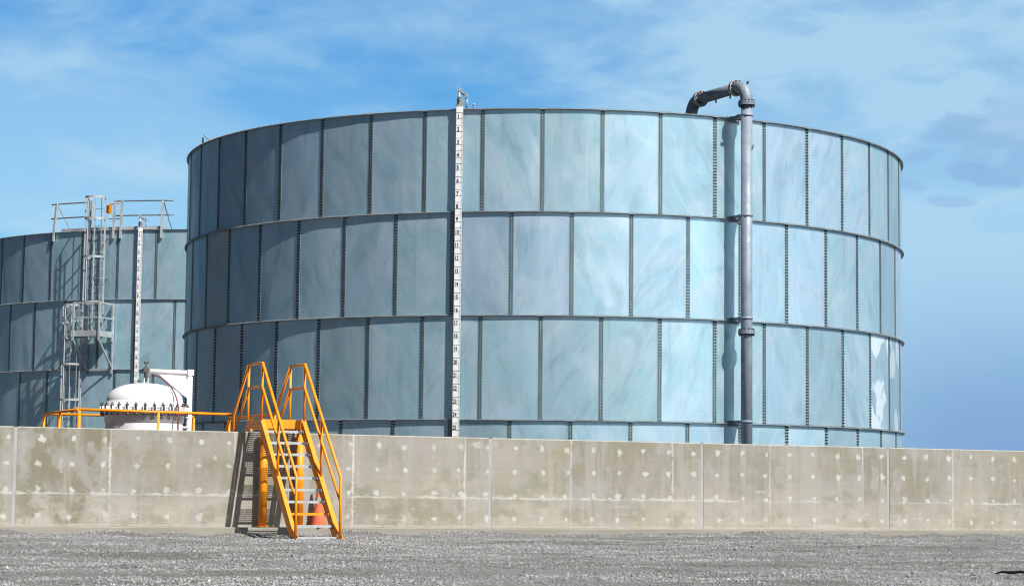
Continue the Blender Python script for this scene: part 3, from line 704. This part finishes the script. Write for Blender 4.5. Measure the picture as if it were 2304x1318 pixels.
# ------------------------------------------------------------------ fill pipe over the tank rim
def build_pipe():
    ang = R_(26.6); off = 0.54
    P0 = np.array(MAIN) + cylp(TR + off, ang, 0); n = cylp(1, ang, 0); t = np.array([math.cos(ang), math.sin(ang), 0])
    root = empty('fill_pipe', P0, ang, label='grey flanged steel pipe rising up the nearer tank and bending over its rim', cat='pipe')
    r = 0.137; zt = 9.18 - ZB   # flange under the top elbow
    er = 0.40
    b = MB(); b.tube([(0, 0, 0), (0, 0, zt)], r, 28); b.build('riser', M_pipe, root)
    b = MB(); arc = [(0, er - er * math.cos(q), zt + 0.05 + er * math.sin(q)) for q in np.linspace(0, math.pi / 2, 12)]
    b.tube([(0, 0, zt)] + arc + [(0, er + 0.06, zt + 0.05 + er)], r + 0.012, 28); b.build('elbow', M_pipe, root)
    zh = zt + 0.05 + er; y1 = er + 0.06; y2 = y1 + 1.62
    b = MB(); b.tube([(0, y1, zh), (0, y2, zh)], r, 28)
    for yy in (y1 + 0.30, y1 + 0.95): b.tube([(0.02, yy, zh - r - 0.07), (0.02, yy, zh - r + 0.02)], 0.022, 8)
    b.build('crossover', M_pipe, root)
    b = MB(); b.tube([(0, y2, zh), (0, y2 + 0.05, zh)] + [(0, y2 + 0.05 + er * math.sin(q), zh - er + er * math.cos(q)) for q in np.linspace(0.13, math.pi / 2, 11)] + [(0, y2 + 0.05 + er, zh - er - 1.2)], r + 0.012, 28)
    b.build('elbow', M_pipe, root)
    def flange(c, axis, m, R=0.205):
        f = MB(); ax = np.array(axis, float); ref = np.array([1.0, 0, 0]); x = ref; y = np.cross(ax, x)
        A = [x, y, ax]
        for d0, d1 in ((-0.045, -0.004), (0.004, 0.045)):
            f.lathe([(r, d0), (R, d0), (R, d1), (r, d1)], 32, c, 0, A, smooth=False)
        for k in range(12):
            a = 2 * math.pi * (k + 0.5) / 12; p = np.array(c) + (R - 0.035) * (math.cos(a) * x + math.sin(a) * y)
            f.bolt(p + ax * 0.045, ax, 0.019, 0.035, 1); f.bolt(p - ax * 0.045, -ax, 0.019, 0.045, 1)
        f.build('pipe_flange', [m, M_bolt], root)
    flange((0, 0, zt), (0, 0, 1), M_pipe); flange((0, 0, 3.72 - ZB), (0, 0, 1), M_pipe)
    flange((0, y1, zh), (0, 1, 0), M_flw); flange((0, y2, zh), (0, 1, 0), M_flw)
    for k in range(4):
        z = RM[k] + (0.035 if k else 0.0)
        f = MB(); f.lathe([(r - 0.002, -0.03), (r + 0.012, -0.03), (r + 0.012, 0.03), (r - 0.002, 0.03)], 28, (0, 0, z), 0)
        for sx in (-1, 1): f.beam((sx * 0.10, 0.05, z), (sx * 0.10, off - 0.03, z), 0.012, 0.07)
        f.box((0, off - 0.035, z - 0.03), (0.30, 0.01, 0.14)); f.box((0, off - 0.22, z), (0.19, 0.22, 0.02))
        f.build('pipe_bracket', M_pipe, root)
    b = MB(); b.tube([(0.06, -0.13, zt - 1.12), (0.075, -0.17, zt - 1.06), (0.08, -0.15, zt - 1.0)], 0.012, 6)
    b.tube([(0.10, er * 0.35, zt + 0.50), (0.12, er * 0.3, zt + 0.57)], 0.025, 8); b.box((-0.19, 0.0, zt - 0.30), (0.12, 0.05, 0.04)); b.build('pipe_lug', M_bolt, root)
build_pipe()

def build_rim_bits():
    a = R_(-66.0); p = np.array(MAIN) + cylp(TR, a, RM[0])
    root = empty('rim_bracket', p, a, label='small thin steel bracket sticking up from the left rim of the nearer tank', cat='bracket')
    b = MB(); b.beam((0, 0, 0.0), (0, 0, 0.20), 0.04, 0.04, (0, 1, 0)); b.build('post', M_bolt, root)
    b = MB(); b.beam((-0.03, 0.05, 0.27), (0.25, 0.1, 0.10), 0.025, 0.025); b.build('arm', M_steel, root)
    for i, (ad, l) in enumerate(((-12.95, 'stubby capped bolt on the rim just left of the numbered scale board'), (-10.6, 'stubby capped bolt on the rim just right of the numbered scale board'))):
        a = R_(ad); p = np.array(MAIN) + cylp(TR - 0.02, a, RM[0] + 0.007)
        r_ = empty('rim_lug', p, a, label=l, cat='rim fitting', group='capped bolts beside the scale board')
        b = MB(); b.tube([(0, 0, 0), (0, 0, 0.09)], 0.022, 8); b.build('stud', M_bolt2, r_)
        b = MB(); b.tube([(0, 0, 0.0905), (0, 0, 0.13)], 0.032, 8); b.build('cap', M_flw, r_)
build_rim_bits()

# ------------------------------------------------------------------ caged ladder and guard rail on the farther tank
def build_ladder():
    LX, LY, LZ = LEFT
    a_up, a_lo = R_(-18.9), R_(-25.0)
    root = empty('caged_ladder', np.array(LEFT) + cylp(TR, a_up, 0), a_up, label='galvanised two flight caged ladder with a resting platform halfway up the farther tank', cat='ladder')
    # local: x along tangent (right +), y inward, z above tank base
    def flight(x0, z0, z1, zc0, zc1, hoops, yo=-0.22, R=0.36):
        b = MB()
        for sx in (-1, 1): b.beam((x0 + sx * 0.21, yo, z0), (x0 + sx * 0.21, yo, z1), 0.014, 0.06, (0, 1, 0))
        b.build('side_rail', M_steel, root)
        z = z0 + 0.15
        while z < z1 - 0.05: b = MB(); b.tube([(x0 - 0.21, yo, z), (x0 + 0.21, yo, z)], 0.012, 6); b.build('rung', M_steel, root); z += 0.305
        b = MB()
        for z in np.arange(z0 + 0.6, z1 - 1.0, 1.4):
            for sx in (-1, 1): b.beam((x0 + sx * 0.21, yo + 0.03, z), (x0 + sx * 0.21, -0.01, z), 0.05, 0.01)
        b.build('standoff', M_steel, root)
        yc = yo - 0.34
        pts = [(x0 + R * math.cos(q), yc + R * math.sin(q)) for q in np.linspace(R_(40), R_(-220), 22)]
        for z in hoops:
            b = MB(); n = len(pts)
            V = [(x, y, zz) for zz in (z - 0.035, z + 0.035) for (x, y) in pts] + [(x0 + (x - x0) * 0.975, yc + (y - yc) * 0.975, zz) for zz in (z - 0.035, z + 0.035) for (x, y) in pts]
            Fs = []
            for i in range(n - 1): Fs += [(i, i + 1, n + i + 1, n + i), (2 * n + i + 1, 2 * n + i, 3 * n + i, 3 * n + i + 1), (n + i, n + i + 1, 3 * n + i + 1, 3 * n + i), (i + 1, i, 2 * n + i, 2 * n + i + 1)]
            b.add(V, Fs); b.build('cage_hoop', M_steel, root)
        for q in (R_(20), R_(-22), R_(-65), R_(-110), R_(-158), R_(-200)):
            b = MB(); rx = (R - 0.022); b.beam((x0 + rx * math.cos(q), yc + rx * math.sin(q), zc0), (x0 + rx * math.cos(q), yc + rx * math.sin(q), zc1), 0.012, 0.045, (math.cos(q), math.sin(q), 0)); b.build('cage_bar', M_steel, root)
    zr = RL[0]
    flight(0.0, 6.02, zr + 1.10, 7.05, zr + 1.10, (7.12, 8.70, zr + 0.06 + 0.28, zr + 1.09))
    xl = -0.80
    flight(xl, 0.0, 7.05, 2.0, 7.05, (2.3, 3.75, 4.98, 5.92, 6.48, 7.03), R=0.33)
    # resting platform
    zd = 6.02; x0, x1, y0, y1 = -0.48, 0.52, -0.98, -0.10
    b = MB()
    for k in range(14): b.box((x0 + (x1 - x0) * (k + 0.5) / 14, (y0 + y1) / 2, zd - 0.02), (0.018, y1 - y0 - 0.02, 0.03))
    b.box(((x0 + x1) / 2, (y0 + y1) / 2, zd - 0.042), (x1 - x0 - 0.03, y1 - y0 - 0.03, 0.008))
    b.build('platform_deck', M_steel, root)
    b = MB(); b.box(((x0 + x1) / 2, y0, zd + 0.0), (x1 - x0, 0.012, 0.20)); b.box((x1, (y0 + y1) / 2, zd), (0.012, y1 - y0 - 0.02, 0.20)); b.box((x0, (y0 + y1) / 2, zd), (0.012, y1 - y0 - 0.02, 0.20)); b.build('toe_plate', M_steel, root)
    for (px, py) in ((x0, y0), (x1, y0), (x1, y1)):
        b = MB(); b.beam((px, py - 0.03 if py == y0 else py, zd - 0.25), (px, py - 0.03 if py == y0 else py, zd + 1.08), 0.055, 0.055, (0, 1, 0)); b.build('guard_post', M_steel, root)
    for z in (0.55, 1.06):
        b = MB(); b.beam((x0, y0 - 0.03, zd + z), (x1, y0 - 0.03, zd + z), 0.03, 0.055); b.beam((x1 + 0.01, y0 - 0.03, zd + z), (x1 + 0.01, y1, zd + z), 0.03, 0.055); b.build('guard_rail', M_steel, root)
    for px in (x0, x1):
        b = MB(); b.beam((px, y0, zd - 0.25), (px, -0.06, zd - 1.15), 0.05, 0.05); b.beam((px, -0.05, zd - 1.35), (px, -0.05, zd + 1.1), 0.06, 0.06, (0, 1, 0)); b.build('support_strut', M_steel, root)
    b = MB(); b.beam((x0, -0.05, zd - 1.2), (x1, -0.05, zd - 1.2), 0.05, 0.09); b.build('cross_brace', M_steel, root)
    b = MB(); b.beam((xl - 0.33, -0.56, 7.06), (0.05, -0.62, 7.06), 0.05, 0.05); b.build('head_rail', M_steel, root)

    # guard rail on top
    g = empty('guard_rail', np.array(LEFT) + cylp(TR, R_(-19), RL[0]), 0, label='galvanised guard rail curving along the top of the farther tank', cat='guard rail')
    c0 = cylp(TR, R_(-19), 0)
    def lp(ad, z, r=TR - 0.05): return cylp(r, R_(ad), z) - c0
    def rail(a0, a1, z):
        b = MB(); b.tube([lp(a, z) for a in np.linspace(a0, a1, 12)], 0.024, 8); b.build('rail', M_flw2, g)
    for z in (0.52, 1.03):
        rail(-32.2, -21.8, z); rail(-16.4, -4.0, z)
    for ad in (-30.9, -21.8, -16.4, -14.8, -6.2):
        lean = -0.10 if ad == -30.9 else 0.0
        b = MB(); p0, p1 = lp(ad, -0.30, TR + 0.075), lp(ad + 0.25 if lean else ad, 1.07, TR - 0.02); b.beam(p0, p1, 0.075, 0.075, cylp(1, R_(ad), 0)); b.build('post', M_steel, g)
        if ad in (-30.9, -6.2):
            b = MB(); b.beam(lp(ad + 0.1, 0.98, TR - 0.1), lp(ad + 1.1, 0.02, TR - 0.75), 0.03, 0.03); b.build('brace', M_steel, g)
    b = MB(); aa = np.linspace(-29.5, -5.3, 26)
    V = [lp(a, z, r) for (r, z) in ((TR - 0.06, 0.0), (TR - 0.06, 0.13), (TR - 0.075, 0.13), (TR - 0.075, 0.0)) for a in aa]
    n = len(aa); b.add(V, [(p * n + i, p * n + i + 1, ((p + 1) % 4) * n + i + 1, ((p + 1) % 4) * n + i) for p in range(4) for i in range(n - 1)])
    b.build('toe_plate', M_steel, g)
    # self-closing yellow gate
    gt = empty('safety_gate', np.array(LEFT) + cylp(TR - 0.35, a_up, RL[0]), a_up, label='small yellow safety gate at the top of the caged ladder', cat='gate')
    b = MB(); b.box((0.06, 0, 0.82), (0.11, 0.05, 0.34)); b.build('hinge_box', M_yel, gt)
    b = MB(); b.box((-0.06, 0.02, 0.80), (0.09, 0.05, 0.28)); b.build('latch_box', M_clamp, gt)
    b = MB(); b.tube([(0.0, 0, 0.98), (0.48, 0, 1.0), (0.53, 0, 0.95), (0.53, 0, 0.50), (0.49, 0, 0.45), (0.02, 0, 0.45), (0.02, 0, 0.98)], 0.016, 8); b.build('gate_frame', M_yel, gt)
build_ladder()

# ------------------------------------------------------------------ crossover stairs
def build_stairs():
    U0 = 5.33; Z0 = -0.97
    root = empty('crossover_stairs', wp(U0, 2.2, Z0), WANG, label='yellow steel crossover stairs with handrails climbing over the concrete wall', cat='stairs')
    L = lambda u, v, z: np.array([u - U0, 2.2 - v, z - Z0])
    uL, uR = 4.872, 5.790; ZP = 1.262; VF, VB = 0.55, -0.29; SL = 1.055; VE = 2.56
    rl, rr_ = 4.893, 5.752
    r = 0.027
    # platform
    b = MB(); 
    b.box(L((uL + uR) / 2, VF - 0.006, ZP - 0.087), (uR - uL, 0.012, 0.174)); b.build('front_beam', M_yel, root)
    for u in (uL + 0.005, uR - 0.005):
        b = MB(); b.box(L(u, (VF + VB) / 2 - 0.008, ZP - 0.09), (0.010, VF - VB - 0.02, 0.165))
        for k in range(3):
            b.bolt(L(u - 0.005, VF - 0.12 - 0.28 * k, ZP - 0.085), (-1, 0, 0), 0.012, 0.006, 1)
        b.build('side_plate', [M_yel, M_bolt], root)
    b = MB(); b.box(L((uL + uR) / 2, VB + 0.002, ZP - 0.087), (uR - uL, 0.012, 0.174)); b.build('back_beam', M_yel, root)
    b = MB(); n = 24
    for k in range(n): b.box(L((uL + uR) / 2, VB + 0.02 + (VF - VB - 0.04) * (k + 0.5) / n, ZP - 0.012), (uR - uL - 0.024, 0.008, 0.012))
    for k in range(7): b.box(L(uL + 0.08 + (uR - uL - 0.16) * k / 6, (VF + VB) / 2, ZP - 0.021), (0.006, VF - VB - 0.03, 0.006))
    b.build('platform_grating', M_steel, root)
    # stringers: C channel, toes pointing to +u
    dz = 0.20 * math.hypot(1, SL)
    for u0, wd in ((uL, 0.075), (uR - 0.082, 0.082)):
        b = MB(); ze = ZP - (VE - VF) * SL
        ax = [(0, -1, 0), (0, 0, 1), (1, 0, 0)]
        c = L(u0, 0, 0)
        def P(v, z): return (v - 0.0, z)
        top = lambda v: ZP - (v - VF) * SL
        web = [(VF + 0.002, ZP), (VE, ze), (VE, max(ze - dz, Z0 + 0.05)), (VE - 0.12, Z0 + 0.02), (VE - 0.14, top(VE - 0.14) - dz), (VF + 0.002, ZP - dz)]
        b.prism([(v - 2.2 + 2.2, z) for v, z in web], 0.0, 0.010, ax, c)
        fl = [(VF + 0.002, ZP), (VE, ze), (VE, ze - 0.016), (VF + 0.002, ZP - 0.016)]
        b.prism(fl, 0.0105, wd, ax, c)
        fb = [(VF + 0.002, ZP - dz + 0.016), (VE - 0.14, top(VE - 0.14) - dz + 0.016), (VE - 0.14, top(VE - 0.14) - dz), (VF + 0.002, ZP - dz)]
        b.prism(fb, 0.0105, wd, ax, c)
        b.build('stringer', M_yel, root)
    # treads
    for k in range(10):
        z = 1.048 - 0.2205 * k if k < 9 else -0.925
        vn = VF + (ZP - z) / SL - 0.035; u0, u1 = uL + 0.012, uR - 0.086
        b = MB(); cu = (u0 + u1) / 2; w = u1 - u0
        m = M_yel if k == 7 else M_steel
        b.box(L(cu, vn, z - 0.022), (w - 0.02, 0.010, 0.048), mat=0)
        for q in range(6): b.box(L(cu, vn - 0.04 - 0.034 * q, z - 0.010), (w - 0.02, 0.008, 0.012), mat=0)
        for q in range(6): b.box(L(u0 + 0.08 + (w - 0.16) * q / 5, vn - 0.12, z - 0.019), (0.006, 0.21, 0.006), mat=0)
        b.build('tread', [m, M_steel], root)
        for u, s in ((u0 + 0.005, 1), (u1 - 0.005, -1)):
            e = MB(); e.box(L(u, vn - 0.115, z - 0.03), (0.008, 0.22, 0.06)); e.build('tread_bracket', M_steel if k % 2 else M_bolt, root)
    # columns
    for (u, v) in ((5.066, 0.22), (5.83 - 0.12 + 0.10, 0.20)):
        b = MB(); zb = ledge_z(u) + 0.012; b.tube([L(u, v, zb), L(u, v, ZP - 0.178)], 0.078, 24); b.box(L(u, v, zb + 0.0035), (0.22, 0.22, 0.015)); b.build('column', M_yel, root)
    # handrails
    VP = 2.63; zk = 0.155; zt, zm = 2.337, 1.885; zg = -1.02
    for u in (rl, rr_):
        fr = lambda pts, nm: None
        b = MB(); b.tube([L(u, VB, zt), L(u, VF, zt), L(u, VP, zk), L(u, VP, zg)], r, 12); b.build('handrail', M_yel, root)
        b = MB(); b.tube([L(u, VB, zm), L(u, VF, zm), L(u, VP - 0.01, -0.27)], r * 0.92, 12); b.build('midrail', M_yel, root)
        for v in (VB, VF):
            b = MB(); b.tube([L(u, v, ZP - 0.17 if v == VB else ZP - 0.05), L(u, v, zt - 0.01)], r * 0.95, 12); b.build('rail_post', M_yel, root)
        b = MB(); v = 1.56; b.tube([L(u, v, ZP - (v - VF) * SL - 0.12), L(u, v, zt - (v - VF) * 1.049)], r * 0.95, 12); b.build('rail_post', M_yel, root)
        b = MB(); b.box(L(u + 0.02, VP + 0.02, -0.985), (0.13, 0.16, 0.02)); b.box(L(u + 0.025, VP + 0.01, -0.94), (0.012, 0.10, 0.09)); b.build('foot_plate', M_yel, root)
        # inner side
        vi, zi = -1.2, 1.375
        if u == rl:
            b = MB(); b.tube([L(u, VB, zt), L(u, vi, zi), L(u, vi, 0.35)], r, 12); b.build('handrail', M_yel, root)
            b = MB(); b.tube([L(u, VB, zm), L(u, vi - 0.1, 0.85)], r * 0.92, 12); b.build('midrail', M_yel, root)
        else:
            b = MB(); b.tube([L(u, VB, zt), L(u, vi, zi + 0.04), L(u, -4.2, zi + 0.04), L(u, -5.2, 0.40)], r, 12); b.build('handrail', M_yel, root)
            b = MB(); b.tube([L(u, VB, zm), L(u, vi - 0.1, 0.90), L(u, -4.2, 0.90)], r * 0.92, 12); b.build('midrail', M_yel, root)
            for v in (-1.2, -2.7, -4.2):
                b = MB(); b.tube([L(u, v, 0.30), L(u, v, zi + 0.03)], r * 0.95, 12); b.build('rail_post', M_yel, root)
        b = MB(); b.prism([(VB - 0.01, ZP), (-1.2, 0.34), (-1.2, 0.10), (VB - 0.01, ZP - 0.28)], 0.0, 0.012, [(0, -1, 0), (0, 0, 1), (1, 0, 0)], L(u - 0.006, 0, 0)); b.build('inner_stringer', M_yel, root)
    for k in range(3):
        z = ZP - 0.225 * (k + 1); v = VB - (ZP - z) / 1.02; b = MB(); b.box(L((uL + uR) / 2, v + 0.08, z), (uR - uL - 0.09, 0.22, 0.03)); b.build('inner_tread', M_steel, root)
    b = MB(); b.box(L((rl + rr_) / 2, -2.7, 0.32), (rr_ - rl + 0.1, 3.0, 0.05)); 
    b.build('inner_landing', M_steel, root)
    for u in (rl, rr_):
        for v in (-1.3, -4.1):
            b = MB(); b.beam(L(u, v, -0.95), L(u, v, 0.294), 0.08, 0.08, (0, 1, 0)); b.build('landing_leg', M_yel, root)
build_stairs()

# ------------------------------------------------------------------ yellow handrail behind the wall
def build_handrail():
    root = empty('handrail', wp(1.8, -1.2, -0.92), WANG, label='low yellow pipe handrail enclosing the white vessel just behind the wall', cat='handrail')
    L = lambda u, v, z: np.array([u - 1.8, -1.2 - v, z + 0.92])
    r = 0.027
    b = MB(); b.tube([L(4.78, -1.2, 1.395), L(1.80, -1.2, 1.42)], r, 12); b.build('top_rail', M_yel, root)
    b = MB(); b.tube([L(4.865, -1.2, 1.395), L(4.785, -1.2, 1.395)], r * 0.92, 12); b.build('rail_coupling', M_yel, root)
    b = MB(); b.tube([L(1.77, -1.2, 1.42), L(1.77, -4.1, 1.41)], r, 12); b.build('top_rail', M_yel, root)
    b = MB(); b.tube([L(1.80, -4.1, 1.41), L(4.94, -4.1, 1.42)], r, 12); b.build('top_rail', M_yel, root)
    for (u, v) in ((1.80, -1.2), (3.36, -1.2), (1.77, -2.72), (1.77, -4.1), (4.94, -4.1)):
        b = MB(); b.tube([L(u, v, -0.92), L(u, v, 1.40)], r, 12); b.build('post', M_yel, root)
    b = MB(); b.tube([L(4.75, -1.2, 0.72), L(1.80, -1.2, 0.72)], r * 0.92, 12); b.build('mid_rail', M_yel, root)
build_handrail()

# ------------------------------------------------------------------ white vessel with a davit lid
def build_vessel():
    u0, v0 = 3.485, -2.70
    root = empty('pressure_vessel', wp(u0, v0, -0.92), WANG, label='white domed steel vessel with a bolted lid and lifting davit behind the wall', cat='vessel')
    z = lambda q: q + 0.92
    R = 0.795
    b = MB(); b.lathe([(R - 0.02, 0), (R - 0.02, z(1.20)), (R - 0.02, z(1.235)), (R, z(1.245)), (R, z(1.46)), (R + 0.035, z(1.462)), (R + 0.035, z(1.50)), (R - 0.04, z(1.501))], 64); b.build('body', M_white, root)
    prof = [(R - 0.04, z(1.504)), (R + 0.035, z(1.504)), (R + 0.035, z(1.545)), (R - 0.015, z(1.547)), (R - 0.015, z(1.645)), (R - 0.03, z(1.655))]
    for q in np.linspace(0.06, math.pi / 2 - 0.001, 18):
        prof.append(((R - 0.03) * (math.cos(q) ** 0.82), z(1.66) + 0.375 * math.sin(q) ** 1.0))
    b = MB(); b.lathe(prof, 64); lid = b.build('lid', M_white, root)
    # swing bolts round the flange
    for k in range(30):
        a = 2 * math.pi * (k + 0.3) / 30; c, s = math.cos(a), math.sin(a); rad = (c, s, 0); tan = (-s, c, 0)
        b = MB(); p = lambda rr, zz, tt=0.0: np.array([c * rr - s * tt, s * rr + c * tt, z(zz)])
        for tt in (-0.032, 0.032):
            b.box(p(R + 0.066, 1.505, tt), (0.075, 0.014, 0.095), [rad, tan, (0, 0, 1)], 0)
        b.tube([p(R + 0.07, 1.40), p(R + 0.07, 1.60)], 0.017, 8, 1); b.tube([p(R + 0.07, 1.555), p(R + 0.07, 1.585)], 0.037, 6, 1); b.tube([p(R + 0.07, 1.60), p(R + 0.07, 1.62)], 0.018, 6, 1)
        b.tube([p(R + 0.07, 1.39, -0.04), p(R + 0.07, 1.39, 0.04)], 0.020, 8, 1)
        b.build('swing_bolt', [M_white, M_clamp], root)
    # davit: post at the right, arm over the lid centre, gusset plate between
    ud = 0.90; vd = -0.12   # local x along the wall
    pr = 0.055
    b = MB(); b.tube([(ud, vd, 0.2), (ud, vd, z(2.285))], pr, 16); b.build('davit_post', M_white, root)
    b = MB(); b.tube([(ud + 0.02, vd, z(2.27)), (0.04, 0.0, z(2.285))], pr * 0.85, 16); b.box((ud, vd, z(2.275)), (0.13, 0.12, 0.12)); b.build('davit_arm', M_white, root)
    b = MB(); dx = np.array([1.0, vd / ud, 0]); dx /= np.linalg.norm(dx)
    b.prism([(0.26, z(2.235)), (ud - 0.03, z(2.235)), (ud - 0.03, z(1.74))], -0.006, 0.006, [dx, (0, 0, 1), (-dx[1], dx[0], 0)]); b.build('gusset_plate', M_white, root)
    b = MB()
    for zz in (1.16, 1.36): b.box((ud - 0.13, vd, z(zz)), (0.30, 0.12, 0.03))
    b.box((ud - 0.16, vd - 0.02, z(1.46)), (0.10, 0.10, 0.16)); b.build('davit_bracket', M_white, root)
    # lifting gear on the lid
    b = MB(); zt = z(2.03)
    b.box((-0.03, 0, zt + 0.05), (0.016, 0.07, 0.12), mat=1); b.box((0.05, 0, zt + 0.05), (0.016, 0.07, 0.12), mat=1)
    b.tube([(0.01, 0, zt + 0.05), (0.01, 0, zt + 0.34)], 0.035, 10); b.box((0.01, 0, zt + 0.27), (0.13, 0.10, 0.08)); b.tube([(0.01, 0, zt + 0.33), (0.01, 0, zt + 0.42)], 0.012, 8)
    b.tube([(-0.03, -0.02, zt + 0.42), (0.06, 0.02, zt + 0.42)], 0.02, 8); b.tube([(-0.14, -0.05, zt + 0.02), (-0.14, -0.05, zt + 0.07)], 0.03, 8); b.build('lifting_gear', [M_clamp, M_white], root)
    b = MB(); pts = []
    P = [(0.12, -0.06, 2.18), (0.22, -0.20, 2.17), (0.34, -0.42, 2.03), (0.42, -0.62, 1.86), (0.455, -0.78, 1.66), (0.46, -0.86, 1.45), (0.455, -0.87, 1.2), (0.46, -0.86, 0.6)]
    for i in range(len(P) - 1):
        for q in range(4):
            t = q / 4; p0 = np.array(P[max(i - 1, 0)]); p1 = np.array(P[i]); p2 = np.array(P[i + 1]); p3 = np.array(P[min(i + 2, len(P) - 1)])
            c = 0.5 * (2 * p1 + (p2 - p0) * t + (2 * p0 - 5 * p1 + 4 * p2 - p3) * t * t + (3 * p1 - p0 - 3 * p2 + p3) * t ** 3); pts.append((c[0], c[1], z(c[2])))
    b.tube(pts, 0.015, 8); b.build('hose', M_hose, root)
build_vessel()

# ------------------------------------------------------------------ traffic cone, dark strip
def build_small():
    u, v = 6.20, 0.25
    root = empty('traffic_cone', wp(u, v, ledge_z(u) + 0.003), WANG + 0.4, label='faded scuffed orange traffic cone with dirty bands standing under the yellow stairs', cat='traffic cone')
    def prof(z0, z1, e=0.0):
        f = lambda z: np.interp(z, [0.03, 0.10, 0.25, 0.45, 0.90], [0.158, 0.140, 0.112, 0.080, 0.024])
        return [(f(z) + e, z) for z in np.linspace(z0, z1, 10)]
    b = MB(); b.box((0, 0, 0.016), (0.36, 0.36, 0.032)); b.build('base', M_orange, root)
    b = MB(); p = prof(0.033, 0.90); b.lathe(p + [(0.016, 0.903), (0.012, 0.86)], 32); o = b.build('cone_body', M_orange, root)
    me = o.data
    for vv in me.vertices:
        if vv.co.z < 0.5: vv.co.x += 0.010 * math.sin(vv.co.z * 17 + 1.0) * (0.5 - vv.co.z) * 2; vv.co.y += 0.006 * math.sin(vv.co.z * 23)
    for z0, z1 in ((0.50, 0.585), (0.665, 0.755)):
        b = MB(); b.lathe(prof(z0, z1, 0.006), 32); b.build('reflective_band', M_band, root)
    # near-black strip of unknown kind at the lower right
    k = None
    p = np.array([7.46, 31.2, 0]); d = p - WA; uu, vv_ = d @ WT, d @ WN
    zg = float(ground_z(uu, vv_))
    r2 = empty('dark_strip', (p[0], p[1], zg + 0.02), 0, label='dark ragged strip lying on the gravel at the lower right corner', cat='scrap')
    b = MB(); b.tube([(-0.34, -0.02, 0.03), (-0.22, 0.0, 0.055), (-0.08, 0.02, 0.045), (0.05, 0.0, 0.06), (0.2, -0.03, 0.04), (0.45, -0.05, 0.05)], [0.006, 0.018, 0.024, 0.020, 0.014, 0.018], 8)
    b.build('strip', M_strip, r2)
build_small()
